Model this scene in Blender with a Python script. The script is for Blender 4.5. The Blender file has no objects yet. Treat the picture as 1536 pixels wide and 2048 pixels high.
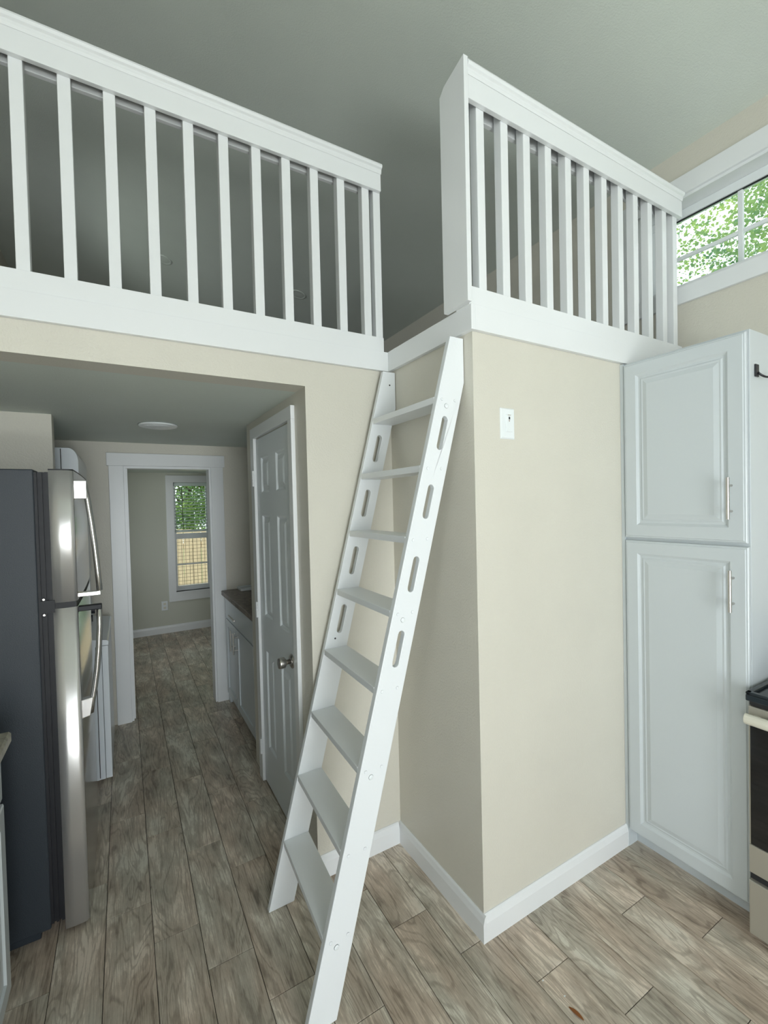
import bpy, bmesh, math, random
from mathutils import Vector, Matrix
from mathutils.geometry import tessellate_polygon

random.seed(7)
S = bpy.context.scene
COL = S.collection

# ------------------------------------------------------------------ camera
cd = bpy.data.cameras.new('camera'); cam = bpy.data.objects.new('camera', cd); COL.objects.link(cam)
YAW, PIT, ROL = -0.5257, -0.0207, -0.0242
F_PX = 897.5
f_ = Vector((-math.sin(YAW)*math.cos(PIT), math.cos(YAW)*math.cos(PIT), math.sin(PIT)))
r_ = Vector((math.cos(YAW), math.sin(YAW), 0)); u_ = r_.cross(f_)
r2 = r_*math.cos(ROL)+u_*math.sin(ROL); u2 = -r_*math.sin(ROL)+u_*math.cos(ROL)
M = Matrix((r2, u2, -f_)).transposed().to_4x4(); M.translation = (-1.1008, -1.2366, 1.62)
cam.matrix_world = M
cd.sensor_fit = 'HORIZONTAL'; cd.sensor_width = 36; cd.lens = 36*F_PX/1536
cd.clip_start = 0.02; cd.clip_end = 200
S.camera = cam

# ------------------------------------------------------------------ world, sun, added lamps at unseen windows
W = bpy.data.worlds.new('world'); S.world = W; W.use_nodes = True
bg = W.node_tree.nodes['Background']; bg.inputs[0].default_value = (0.90, 0.96, 1.0, 1); bg.inputs[1].default_value = 1.7
def sun(direction, strength):
    l = bpy.data.lights.new('sun', 'SUN'); l.energy = strength; l.angle = 0.05; l.color = (1, .96, .88)
    o = bpy.data.objects.new('sun', l); COL.objects.link(o)
    o.rotation_euler = Vector(direction).to_track_quat('-Z', 'Y').to_euler()
sun((0.45, 0.30, -1.0), 2.2)
def area(name, loc, direction, sx, sy, power, color=(0.97, 0.95, 1.0)):
    l = bpy.data.lights.new(name, 'AREA'); l.shape = 'RECTANGLE'; l.size = sx; l.size_y = sy; l.energy = power; l.color = color
    o = bpy.data.objects.new(name, l); COL.objects.link(o); o.location = loc
    o.rotation_euler = Vector(direction).to_track_quat('-Z', 'Z').to_euler(); return o
area('added_fill_glass_door', (-1.03, -4.16, 1.1), (0, 1, 0), 1.85, 2.0, 84)  # added lamp behind an unseen glass door, brightens the hall and fridge edge
area('added_uplight_glass_door', (-1.03, -4.75, -.1), (0, .7, 1), 2.0, 1.0, 75, (1, .98, .97))  # added uplight aimed through the unseen door to brighten the ceiling
area('added_fill_back_high', (-0.75, -4.16, 2.98), (0, 1, 0), 1.75, .66, 14)  # added lamp at an unseen high back window
area('added_fill_sink', (-2.26, -1.95, 1.55), (1, 0, 0), 1.25, 1.0, 17)  # added lamp standing in for daylight over the unseen sink
area('added_uplight_sink', (-2.7, -1.95, .75), (.6, 0, 1), 1.25, .7, 26, (1, .98, .97))  # added uplight on the left side, lifts the ceiling
area('added_fill_left_high', (-2.26, -1.95, 3.2), (1, 0, .15), 1.75, .8, 9)  # added lamp high on the left, for the kitchen ceiling
area('added_fill_side', (1.66, -2.75, 1.55), (-1, 0, 0), 1.25, 1.0, 9)  # added lamp at an unseen right-hand window
area('added_uplight_side', (2.1, -2.75, .75), (-.6, 0, 1), 1.25, .7, 14, (1, .98, .97))  # added uplight on the right side, lifts the ceiling
area('added_fill_far_room', (-2.26, 4.05, 1.35), (1, 0, 0), .85, 1.0, 7)  # added lamp to brighten the far room from its unseen side
area('added_fill_loft', (-2.26, 3.2, 3.15), (1, 0, .3), 1.5, .7, 12)  # added lamp to brighten the loft ceiling
S.view_settings.view_transform = 'Standard'; S.view_settings.look = 'None'
S.view_settings.gamma = 1; S.view_settings.use_curve_mapping = False
S.view_settings.exposure = 0.30

# ------------------------------------------------------------------ materials
MATS = {}
def mat(name, col, rough=.5, metal=0, bump=0, bscale=300, var=0, vscale=3, spec=.5, coat=0, trans=0):
    m = bpy.data.materials.new(name); m.use_nodes = True; nt = m.node_tree; b = nt.nodes['Principled BSDF']
    b.inputs['Base Color'].default_value = (*col, 1); b.inputs['Roughness'].default_value = rough
    b.inputs['Metallic'].default_value = metal; b.inputs['Specular IOR Level'].default_value = spec
    b.inputs['Coat Weight'].default_value = coat
    tc = nt.nodes.new('ShaderNodeTexCoord')
    if var:
        n = nt.nodes.new('ShaderNodeTexNoise'); n.inputs['Scale'].default_value = vscale; n.inputs['Detail'].default_value = 4
        nt.links.new(tc.outputs['Object'], n.inputs['Vector'])
        r = nt.nodes.new('ShaderNodeValToRGB')
        r.color_ramp.elements[0].position = .3; r.color_ramp.elements[1].position = .7
        r.color_ramp.elements[0].color = (*[c*(1-var) for c in col], 1); r.color_ramp.elements[1].color = (*[min(1, c*(1+var)) for c in col], 1)
        nt.links.new(n.outputs['Fac'], r.inputs['Fac']); nt.links.new(r.outputs['Color'], b.inputs['Base Color'])
    if bump:
        n2 = nt.nodes.new('ShaderNodeTexNoise'); n2.inputs['Scale'].default_value = bscale; n2.inputs['Detail'].default_value = 3
        nt.links.new(tc.outputs['Object'], n2.inputs['Vector'])
        bp = nt.nodes.new('ShaderNodeBump'); bp.inputs['Strength'].default_value = bump; bp.inputs['Distance'].default_value = .002
        nt.links.new(n2.outputs['Fac'], bp.inputs['Height']); nt.links.new(bp.outputs['Normal'], b.inputs['Normal'])
    MATS[name] = m; return m
wall_paint = mat('cream_wall_paint', (.675, .65, .57), .42, bump=.8, bscale=130, var=.02)
ceil_paint = mat('grey_green_ceiling_paint', (.68, .735, .68), .6, bump=.5, bscale=160, var=.02)
far_paint = mat('sage_wall_paint', (.60, .61, .53), .6, bump=.3, bscale=130)
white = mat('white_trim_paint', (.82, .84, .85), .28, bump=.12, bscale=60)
ladder_white = mat('white_ladder_paint', (.82, .85, .87), .36, bump=.15, bscale=90)
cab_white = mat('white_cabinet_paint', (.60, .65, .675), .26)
door_white = mat('white_door_paint', (.74, .79, .82), .38, bump=.1, bscale=200)
plastic = mat('white_plastic', (.82, .86, .87), .3)
enamel = mat('white_enamel', (.78, .83, .88), .22)
dark_gap = mat('dark_gap', (.02, .02, .022), .7)
black_glass = mat('black_glass', (.006, .007, .009), .12, coat=.5)
black_metal = mat('black_metal', (.015, .016, .02), .4)
cooktop_m = mat('dark_cooktop', (.02, .028, .035), .18)
fridge_side = mat('charcoal_fridge_side', (.020, .028, .038), .45, bump=.3, bscale=500)
gasket = mat('dark_rubber', (.005, .006, .010), .55)
nickel = mat('brushed_nickel', (.55, .53, .50), .28, metal=1)
range_steel = mat('silver_range_panel', (.50, .48, .42), .36, metal=.55)
handle_paint = mat('pale_handle', (.72, .70, .60), .3)
counter = mat('brown_stone_laminate', (.17, .135, .11), .35, var=.55, vscale=28)
counter_g = mat('grey_beige_stone_laminate', (.36, .34, .27), .35, var=.5, vscale=22)
grass = mat('grass', (.10, .17, .05), .9, var=.3, vscale=5)
fence_wood = mat('fence_wood', (.78, .60, .42), .8, bump=.4, bscale=40, var=.12, vscale=6)
bark = mat('bark', (.12, .10, .08), .9, bump=.6, bscale=30, var=.3, vscale=9)
blind_m = mat('blind_slat', (.70, .80, .76), .45)
dryleaf = mat('dry_leaf', (.42, .17, .05), .7)
wire_m = mat('wire', (.30, .24, .18), .6, metal=.3)

def steel():
    m = mat('stainless_steel', (.72, .71, .71), .2, metal=1); nt = m.node_tree; b = nt.nodes['Principled BSDF']
    tc = nt.nodes.new('ShaderNodeTexCoord'); mp = nt.nodes.new('ShaderNodeMapping'); mp.inputs['Scale'].default_value = (220, 220, 1.5)
    n = nt.nodes.new('ShaderNodeTexNoise'); n.inputs['Scale'].default_value = 1
    mr = nt.nodes.new('ShaderNodeMapRange'); mr.inputs['To Min'].default_value = .13; mr.inputs['To Max'].default_value = .22
    nt.links.new(tc.outputs['Object'], mp.inputs[0]); nt.links.new(mp.outputs[0], n.inputs['Vector'])
    nt.links.new(n.outputs['Fac'], mr.inputs['Value']); nt.links.new(mr.outputs[0], b.inputs['Roughness'])
    return m
steel_m = steel()
silver_edge = mat('silver_door_edge', (.78, .77, .765), .30, metal=.75)

def glass_mat():
    m = bpy.data.materials.new('window_glass'); m.use_nodes = True; nt = m.node_tree; nt.nodes.clear()
    o = nt.nodes.new('ShaderNodeOutputMaterial'); mx = nt.nodes.new('ShaderNodeMixShader')
    t = nt.nodes.new('ShaderNodeBsdfTransparent'); t.inputs[0].default_value = (.95, .98, .97, 1)
    g = nt.nodes.new('ShaderNodeBsdfGlossy'); g.inputs['Roughness'].default_value = .02
    fr = nt.nodes.new('ShaderNodeFresnel'); fr.inputs[0].default_value = 1.35
    nt.links.new(fr.outputs[0], mx.inputs[0]); nt.links.new(t.outputs[0], mx.inputs[1]); nt.links.new(g.outputs[0], mx.inputs[2])
    nt.links.new(mx.outputs[0], o.inputs[0]); return m
glass = glass_mat()

def leaf_mat(name, col):
    m = bpy.data.materials.new(name); m.use_nodes = True; nt = m.node_tree; nt.nodes.clear()
    o = nt.nodes.new('ShaderNodeOutputMaterial'); mx = nt.nodes.new('ShaderNodeMixShader'); mx.inputs[0].default_value = .5
    d = nt.nodes.new('ShaderNodeBsdfDiffuse'); t = nt.nodes.new('ShaderNodeBsdfTranslucent')
    tc = nt.nodes.new('ShaderNodeTexCoord'); n = nt.nodes.new('ShaderNodeTexNoise'); n.inputs['Scale'].default_value = 2.2; n.inputs['Detail'].default_value = 5
    r = nt.nodes.new('ShaderNodeValToRGB'); r.color_ramp.elements[0].position = .35; r.color_ramp.elements[1].position = .65
    r.color_ramp.elements[0].color = (col[0]*.5, col[1]*.62, col[2]*.8, 1); r.color_ramp.elements[1].color = (col[0]*1.35, col[1]*1.2, col[2]*.9, 1)
    nt.links.new(tc.outputs['Object'], n.inputs['Vector']); nt.links.new(n.outputs['Fac'], r.inputs['Fac'])
    for s in (d, t): nt.links.new(r.outputs['Color'], s.inputs[0])
    nt.links.new(d.outputs[0], mx.inputs[1]); nt.links.new(t.outputs[0], mx.inputs[2]); nt.links.new(mx.outputs[0], o.inputs[0]); return m
leaf_a = leaf_mat('tree_leaves', (.31, .47, .20)); leaf_b = leaf_mat('hedge_leaves', (.30, .46, .20))

def wood_floor():
    m = bpy.data.materials.new('grey_oak_plank'); m.use_nodes = True; nt = m.node_tree; b = nt.nodes['Principled BSDF']; L = nt.links.new
    N = nt.nodes.new
    tc = N('ShaderNodeTexCoord'); oi = N('ShaderNodeObjectInfo')
    mul = N('ShaderNodeMath'); mul.operation = 'MULTIPLY'; mul.inputs[1].default_value = 57.3; L(oi.outputs['Random'], mul.inputs[0])
    cmb = N('ShaderNodeCombineXYZ'); L(mul.outputs[0], cmb.inputs[0]); L(mul.outputs[0], cmb.inputs[1]); L(mul.outputs[0], cmb.inputs[2])
    add = N('ShaderNodeVectorMath'); add.operation = 'ADD'; L(tc.outputs['Object'], add.inputs[0]); L(cmb.outputs[0], add.inputs[1])
    # long wavy figure: rings of a warped field stretched along the plank
    mp = N('ShaderNodeMapping'); mp.inputs['Scale'].default_value = (9, 1.5, 1); L(add.outputs[0], mp.inputs[0])
    n1 = N('ShaderNodeTexNoise'); n1.inputs['Scale'].default_value = 1.0; n1.inputs['Detail'].default_value = 2.2; n1.inputs['Distortion'].default_value = .5; L(mp.outputs[0], n1.inputs['Vector'])
    k = N('ShaderNodeMath'); k.operation = 'MULTIPLY'; k.inputs[1].default_value = 95; L(n1.outputs['Fac'], k.inputs[0])
    mp5 = N('ShaderNodeMapping'); mp5.inputs['Scale'].default_value = (120, 30, 1); L(add.outputs[0], mp5.inputs[0])
    n5 = N('ShaderNodeTexNoise'); n5.inputs['Scale'].default_value = 1; n5.inputs['Detail'].default_value = 3; L(mp5.outputs[0], n5.inputs['Vector'])
    k5 = N('ShaderNodeMath'); k5.operation = 'MULTIPLY_ADD'; k5.inputs[1].default_value = 2.4; L(n5.outputs['Fac'], k5.inputs[0]); L(k.outputs[0], k5.inputs[2])
    sn = N('ShaderNodeMath'); sn.operation = 'SINE'; L(k5.outputs[0], sn.inputs[0])
    ringr = N('ShaderNodeMapRange'); ringr.inputs['From Min'].default_value = -1; ringr.inputs['From Max'].default_value = -.3; ringr.clamp = True; L(sn.outputs[0], ringr.inputs['Value'])
    # fine fibre
    mp2 = N('ShaderNodeMapping'); mp2.inputs['Scale'].default_value = (300, 12, 1); L(add.outputs[0], mp2.inputs[0])
    n2 = N('ShaderNodeTexNoise'); n2.inputs['Scale'].default_value = 1; n2.inputs['Detail'].default_value = 6; n2.inputs['Roughness'].default_value = .7; L(mp2.outputs[0], n2.inputs['Vector'])
    # cloudy patches
    mp3 = N('ShaderNodeMapping'); mp3.inputs['Scale'].default_value = (13, 4.5, 1); L(add.outputs[0], mp3.inputs[0])
    n3 = N('ShaderNodeTexNoise'); n3.inputs['Scale'].default_value = 1; n3.inputs['Detail'].default_value = 5; n3.inputs['Roughness'].default_value = .62; L(mp3.outputs[0], n3.inputs['Vector'])
    # sum
    a1 = N('ShaderNodeMath'); a1.operation = 'MULTIPLY'; a1.inputs[1].default_value = .13; L(ringr.outputs[0], a1.inputs[0])
    a2 = N('ShaderNodeMath'); a2.operation = 'MULTIPLY_ADD'; a2.inputs[1].default_value = .62; L(n2.outputs['Fac'], a2.inputs[0]); L(a1.outputs[0], a2.inputs[2])
    a3 = N('ShaderNodeMath'); a3.operation = 'MULTIPLY_ADD'; a3.inputs[1].default_value = .85; L(n3.outputs['Fac'], a3.inputs[0]); L(a2.outputs[0], a3.inputs[2])
    a4 = N('ShaderNodeMath'); a4.operation = 'MULTIPLY_ADD'; a4.inputs[1].default_value = .09; L(oi.outputs['Random'], a4.inputs[0]); L(a3.outputs[0], a4.inputs[2])
    rp = N('ShaderNodeValToRGB'); cr = rp.color_ramp
    cr.elements[0].position = .50; cr.elements[0].color = (.13, .103, .082, 1)
    cr.elements[1].position = 1.12; cr.elements[1].color = (.78, .70, .61, 1)
    e = cr.elements.new(.76); e.color = (.405, .338, .275, 1)
    e = cr.elements.new(.98); e.color = (.63, .55, .465, 1)
    L(a4.outputs[0], rp.inputs['Fac'])
    # cool / warm drift
    hs = N('ShaderNodeMixRGB'); hs.blend_type = 'MULTIPLY'; hs.inputs[0].default_value = .55
    mp4 = N('ShaderNodeMapping'); mp4.inputs['Location'].default_value = (9, 5, 2); mp4.inputs['Scale'].default_value = (7, 2.2, 1); L(add.outputs[0], mp4.inputs[0])
    n4 = N('ShaderNodeTexNoise'); n4.inputs['Scale'].default_value = 1; n4.inputs['Detail'].default_value = 3; L(mp4.outputs[0], n4.inputs['Vector'])
    r4 = N('ShaderNodeValToRGB'); r4.color_ramp.elements[0].position = .38; r4.color_ramp.elements[0].color = (.90, 1.0, .98, 1)
    r4.color_ramp.elements[1].position = .62; r4.color_ramp.elements[1].color = (1.0, .92, .84, 1)
    L(n4.outputs['Fac'], r4.inputs['Fac']); L(rp.outputs['Color'], hs.inputs[1]); L(r4.outputs['Color'], hs.inputs[2])
    L(hs.outputs[0], b.inputs['Base Color']); b.inputs['Roughness'].default_value = .42
    bp = N('ShaderNodeBump'); bp.inputs['Strength'].default_value = .25; bp.inputs['Distance'].default_value = .0015
    L(a2.outputs[0], bp.inputs['Height']); L(bp.outputs['Normal'], b.inputs['Normal'])
    return m
plank_m = wood_floor()
floor_base_m = mat('floor_joint', (.05, .042, .036), .8)

# ------------------------------------------------------------------ helpers
def worldpos(o):
    v = Vector((0, 0, 0))
    while o is not None: v += Vector(o.location); o = o.parent
    return v
def obj(name, bm, m, parent=None, origin=None, bevel=0, smooth=False):
    """verts are given in world coordinates"""
    off = worldpos(parent) if parent else Vector((0, 0, 0))
    loc = Vector(origin) - off if origin is not None else Vector((0, 0, 0))
    if parent is None and origin is None: loc = Vector((0, 0, 0))
    for v in bm.verts: v.co -= off + loc
    bmesh.ops.recalc_face_normals(bm, faces=bm.faces[:])
    me = bpy.data.meshes.new(name); bm.to_mesh(me); bm.free()
    me.materials.append(m)
    if smooth:
        for p in me.polygons: p.use_smooth = True
    o = bpy.data.objects.new(name, me); COL.objects.link(o); o.location = loc
    if parent: o.parent = parent
    if bevel:
        md = o.modifiers.new('bevel', 'BEVEL'); md.width = bevel; md.segments = 2; md.limit_method = 'ANGLE'; md.angle_limit = math.radians(40)
        md.harden_normals = False
    if smooth:
        try:
            md = o.modifiers.new('wn', 'WEIGHTED_NORMAL')
        except Exception: pass
    return o
def root(name, loc, label=None, cat=None, group=None, kind=None):
    o = bpy.data.objects.new(name, None); COL.objects.link(o); o.location = loc; o.empty_display_size = .05
    if label: o['label'] = label
    if cat: o['category'] = cat
    if group: o['group'] = group
    if kind: o['kind'] = kind
    return o
def tag(o, label=None, cat=None, group=None, kind=None):
    if label: o['label'] = label
    if cat: o['category'] = cat
    if group: o['group'] = group
    if kind: o['kind'] = kind
    return o
def box(bm, x0, x1, y0, y1, z0, z1):
    vs = [bm.verts.new((x, y, z)) for x in (x0, x1) for y in (y0, y1) for z in (z0, z1)]
    for q in ((0, 1, 3, 2), (4, 6, 7, 5), (0, 4, 5, 1), (2, 3, 7, 6), (0, 2, 6, 4), (1, 5, 7, 3)):
        bm.faces.new([vs[i] for i in q])
    return bm
def B(*a): return box(bmesh.new(), *a)
def BB(*boxes):
    bm = bmesh.new()
    for b in boxes: box(bm, *b)
    return bm
def prism(poly, axis, a0, a1, bm=None, a0b=None, holes=()):
    """poly in the two other axes (order kept x,y,z minus axis), extruded a0..a1"""
    bm = bm or bmesh.new()
    def P(p, a):
        c = list(p); c.insert(axis, a); return Vector(c)
    loops = [poly]+list(holes)
    tris = tessellate_polygon([[P(p, 0) for p in l] for l in loops])
    flat = [p for l in loops for p in l]
    A = [bm.verts.new(P(p, a0)) for p in flat]; Bv = [bm.verts.new(P(p, a1)) for p in flat]
    for t in tris:
        bm.faces.new([A[i] for i in t]); bm.faces.new([Bv[i] for i in reversed(t)])
    k = 0
    for l in loops:
        n = len(l)
        for i in range(n):
            j = (i+1) % n
            bm.faces.new((A[k+i], A[k+j], Bv[k+j], Bv[k+i]))
        k += n
    return bm
def cyl(bm, c, axis, r, h0, h1, n=20, r1=None):
    r1 = r if r1 is None else r1
    A = []; Bq = []
    for i in range(n):
        t = 2*math.pi*i/n
        for L, rr, h in ((A, r, h0), (Bq, r1, h1)):
            p = [c[0], c[1], c[2]]; o = [k for k in range(3) if k != axis]
            p[o[0]] += rr*math.cos(t); p[o[1]] += rr*math.sin(t); p[axis] += h
            L.append(bm.verts.new(p))
    bm.faces.new(A); bm.faces.new(Bq[::-1])
    for i in range(n): bm.faces.new((A[i], A[(i+1) % n], Bq[(i+1) % n], Bq[i]))
    return bm
def lathe(bm, c, axis, prof, n=24):
    """prof list of (h, r)"""
    rings = []
    o = [k for k in range(3) if k != axis]
    for h, r in prof:
        ring = []
        for i in range(n):
            t = 2*math.pi*i/n; p = list(c); p[o[0]] += r*math.cos(t); p[o[1]] += r*math.sin(t); p[axis] += h
            ring.append(bm.verts.new(p))
        rings.append(ring)
    for a, b in zip(rings, rings[1:]):
        for i in range(n): bm.faces.new((a[i], a[(i+1) % n], b[(i+1) % n], b[i]))
    bm.faces.new(rings[0][::-1]); bm.faces.new(rings[-1]); return bm
def tube(bm, pts, r, n=12, flat=1.0):
    pts = [Vector(p) for p in pts]; rings = []
    for i, p in enumerate(pts):
        d = (pts[min(i+1, len(pts)-1)]-pts[max(i-1, 0)]).normalized()
        s = d.cross(Vector((0, 1, 0)))
        if s.length < .1: s = d.cross(Vector((0, 0, 1)))
        s.normalize(); t = d.cross(s).normalized()
        rings.append([bm.verts.new(p+s*r*math.cos(2*math.pi*k/n)+t*r*flat*math.sin(2*math.pi*k/n)) for k in range(n)])
    for a, b in zip(rings, rings[1:]):
        for i in range(n): bm.faces.new((a[i], a[(i+1) % n], b[(i+1) % n], b[i]))
    bm.faces.new(rings[0][::-1]); bm.faces.new(rings[-1]); return bm
def rings(fn, u0, u1, v0, v1, prof, bm=None):
    """nested rectangles: prof = [(inset, outward depth), ...]; fn(u, v, d) -> world point"""
    bm = bm or bmesh.new(); prev = None
    for ins, d in prof:
        cur = [bm.verts.new(fn(u, v, d)) for u, v in ((u0+ins, v0+ins), (u1-ins, v0+ins), (u1-ins, v1-ins), (u0+ins, v1-ins))]
        if prev:
            for i in range(4): bm.faces.new((prev[i], prev[(i+1) % 4], cur[(i+1) % 4], cur[i]))
        prev = cur
    bm.faces.new(prev); return bm
def struct(name, bm, m, parent=None, **k):
    o = obj(name, bm, m, parent, **k)
    if parent is None: o['kind'] = 'structure'
    return o

# ------------------------------------------------------------------ key dimensions (metres)
YB = .575        # wall with the hall opening
XO = -.421       # right side of the opening / hall right wall
ZO = 2.121       # hall ceiling
ZF = 2.227       # underside of loft fascia
ZT = 2.315       # loft floor
XK = 1.45        # kitchen right wall
XL = -2.10       # left wall
YH = 2.68        # hall back wall
YF = 5.20        # far room back wall
YK = -4.0        # wall behind the camera
def zc(x): return 3.405+.25*(XK-x)

# ------------------------------------------------------------------ shell
# floor and planks
fl = struct('floor', B(XL-.1, XK+.15, YK-.12, YF+.12, -.12, -.004), floor_base_m)
PW, PL = .1575, .6225
pm = bmesh.new(); g = .0011
box(pm, g, PW-g, g, PL-g, -.004, 0)
bmesh.ops.bevel(pm, geom=[e for e in pm.edges if all(v.co.z > -.001 for v in e.verts)], offset=.0009, segments=1, affect='EDGES')
bmesh.ops.recalc_face_normals(pm, faces=pm.faces[:])
plank_me = bpy.data.meshes.new('plank'); pm.to_mesh(plank_me); pm.free(); plank_me.materials.append(plank_m)
rest = bmesh.new()
def footprint_free(x, y):
    return True
i0 = -9
np_ = 0
for i in range(-9, 14):
    x0 = -.7375+PW*i
    if x0+PW < XL-.02 or x0 > XK: continue
    off = (.213-.2075*i) % PL
    k = -7
    while True:
        y0 = off+k*PL; k += 1
        if y0+PL < YK: continue
        if y0 > YF: break
        x1 = x0
        vis = (y0 > -1.3 and y0 < 2.7 and not (y0 > .6 and x0 > -.30) and not (y0 > -.05 and x0 > .02 and x0 < 1.3)) or (y0 >= 2.6 and x0 > -1.4 and x0 < .1)
        if x0+PW > XK+.1: vis = False
        if vis:
            o = bpy.data.objects.new('plank', plank_me); COL.objects.link(o); o.location = (x0, y0, 0); o.parent = fl; np_ += 1
        else:
            xa, xb, ya, yb = max(x0, XL)+g, min(x0+PW, XK)-g, max(y0, YK)+g, min(y0+PL, YF)-g
            if xb-xa > .01 and yb-ya > .01: box(rest, xa, xb, ya, yb, -.004, 0)
o = obj('planks_out_of_view', rest, plank_m, fl); o['kind'] = 'stuff'

# walls
struct('wall_hall_front', BB((XL-.1, XO, YB, YB+.115, ZO, ZT), (XO, 0, YB, YB+.115, 0, ZT)), wall_paint)
struct('wall_closet_left', B(0, .1, .1, YB+.115, 0, ZT), wall_paint)
struct('wall_closet_front', B(0, XK, 0, .1, 0, ZT), wall_paint)
DY0, DY1, DZ = .772, 1.392, 2.005
struct('wall_hall_right', BB((XO, XO+.11, YB+.115, DY0, 0, ZO), (XO, XO+.11, DY1, 1.62, 0, ZO), (XO, XO+.11, DY0, DY1, DZ, ZO)), wall_paint)
struct('wall_hall_nook', BB((XO+.11, .20, 1.52, 1.62, 0, ZO), (.20, .30, 1.52, YH, 0, ZO)), wall_paint)
# hall back wall with doorway
OX0, OX1, OZ = -1.096, -.468, 1.945
struct('wall_hall_back', BB((XL, OX0, YH, YH+.12, 0, ZO), (OX1, .30, YH, YH+.12, 0, ZO), (OX0, OX1, YH, YH+.12, OZ, ZO)), wall_paint)
struct('wall_fridge_partition', B(XL, -1.41, 1.65, 1.735, 0, ZO), wall_paint)
# far room
FX0, FX1, FZ0, FZ1 = -.535, .30, .52, 1.95
struct('wall_far_room', BB((XL-.1, FX0, YF, YF+.12, 0, ZT), (FX1, XK+.15, YF, YF+.12, 0, ZT), (FX0, FX1, YF, YF+.12, 0, FZ0), (FX0, FX1, YF, YF+.12, FZ1, ZT)), far_paint)
# left wall (kitchen, hall, far room), with openings for the added unseen windows
z4 = zc(XL)+.12
struct('wall_left', BB((XL-.12, XL, YK, -2.85, 0, z4), (XL-.12, XL, -2.85, -2.6, 0, 2.08), (XL-.12, XL, -1.3, -1.05, 0, 2.08), (XL-.12, XL, -2.6, -1.3, 0, 1.05), (XL-.12, XL, -2.85, -1.05, 2.08, 2.78), (XL-.12, XL, -2.85, -1.05, 3.62, z4), (XL-.12, XL, -1.05, 2.4, 0, z4), (XL-.12, XL, 2.4, 3.6, 0, 2.78), (XL-.12, XL, 3.6, 4.0, 1.9, 2.78), (XL-.12, XL, 4.0, 4.5, 1.9, z4), (XL-.12, XL, 2.4, 4.0, 3.52, z4),
       (XL-.12, XL, 4.5, YF, 0, z4), (XL-.12, XL, 3.6, 4.5, 0, .8)), wall_paint)
# right wall with clerestory opening and a hole for an added unseen window
WY0, WY1, WZ0, WZ1 = -1.00, .235, 2.70, 3.167
struct('wall_right', BB((XK, XK+.15, YK, -3.4, 0, 3.5), (XK, XK+.15, -2.1, WY0, 0, 3.5), (XK, XK+.15, -3.4, -2.1, 0, 1.05), (XK, XK+.15, -3.4, -2.1, 2.08, 3.5),
       (XK, XK+.15, WY0, WY1, 0, WZ0), (XK, XK+.15, WY0, WY1, WZ1, 3.5), (XK, XK+.15, WY1, YF, 0, 3.5)), wall_paint)
def slope_prism(y0, y1, zb):  # wall whose top follows the ceiling
    return [(XL-.12, zb), (XK+.15, zb), (XK+.15, zc(XK+.15)+.1), (XL-.12, zc(XL-.12)+.1)]
bk = bmesh.new()
struct('wall_back', prism(slope_prism(0, 0, 0), 1, YK-.12, YK, holes=[
    [(-2.0, .02), (-.1, .02), (-.1, 2.12), (-2.0, 2.12)], [(-1.65, 2.62), (.15, 2.62), (.15, 3.34), (-1.65, 3.34)]]), wall_paint)
struct('wall_loft_back', prism(slope_prism(0, 0, ZT), 1, YF, YF+.12), wall_paint)
# ceilings
struct('ceiling', prism([(XL-.12, zc(XL-.12)), (XK+.15, zc(XK+.15)), (XK+.15, zc(XK+.15)+.12), (XL-.12, zc(XL-.12)+.12)], 1, YK-.12, YF+.12), ceil_paint)
struct('ceiling_hall', B(XL, .30, YB+.115, YH+.12, ZO, ZO+.03), ceil_paint)
struct('ceiling_far_room', B(XL, XK, YH+.12, YF, 2.075, 2.115), ceil_paint)
struct('floor_loft', BB((XL, XK, YB+.115, YF, ZT-.06, ZT), (.1, XK, .1, YB+.115, ZT-.06, ZT)), floor_base_m)

# loft fascia boards
T = .019
struct('trim_1', BB((XL, -T, YB-T, YB, ZF, ZT)), white, bevel=.0015)
struct('trim_2', BB((-T, 0, -T, YB, ZF, ZT+.002)), white, bevel=.0015)
struct('trim_3', BB((0, XK, -T, 0, ZF, ZT+.002)), white, bevel=.0015)
# baseboards: flat with a sloped top
def base_profile(out, sgn=1):
    h = .098
    return [(0, 0), (sgn*.014, 0), (sgn*.014, h-.028), (sgn*.011, h-.018), (sgn*.008, h-.006), (sgn*.003, h), (0, h)]
def base_y(name, x, y0, y1, sgn):   # runs along y, sticks out in x
    struct(name, prism([(x+a, z) for a, z in base_profile(1, sgn)], 1, y0, y1), white)
def base_x(name, y, x0, x1, sgn, zt=1):
    struct(name, prism([(y+a, z) for a, z in base_profile(1, sgn)], 0, x0, x1), white)
base_x('baseboard_front', YB, XO+.002, -.014, -1)
base_y('baseboard_closet_left', 0, -.014, YB, -1)
base_x('baseboard_closet_front', 0, 0, .895, -1)
base_x('baseboard_far_room', YF, -1.9, XK, -1)

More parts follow.
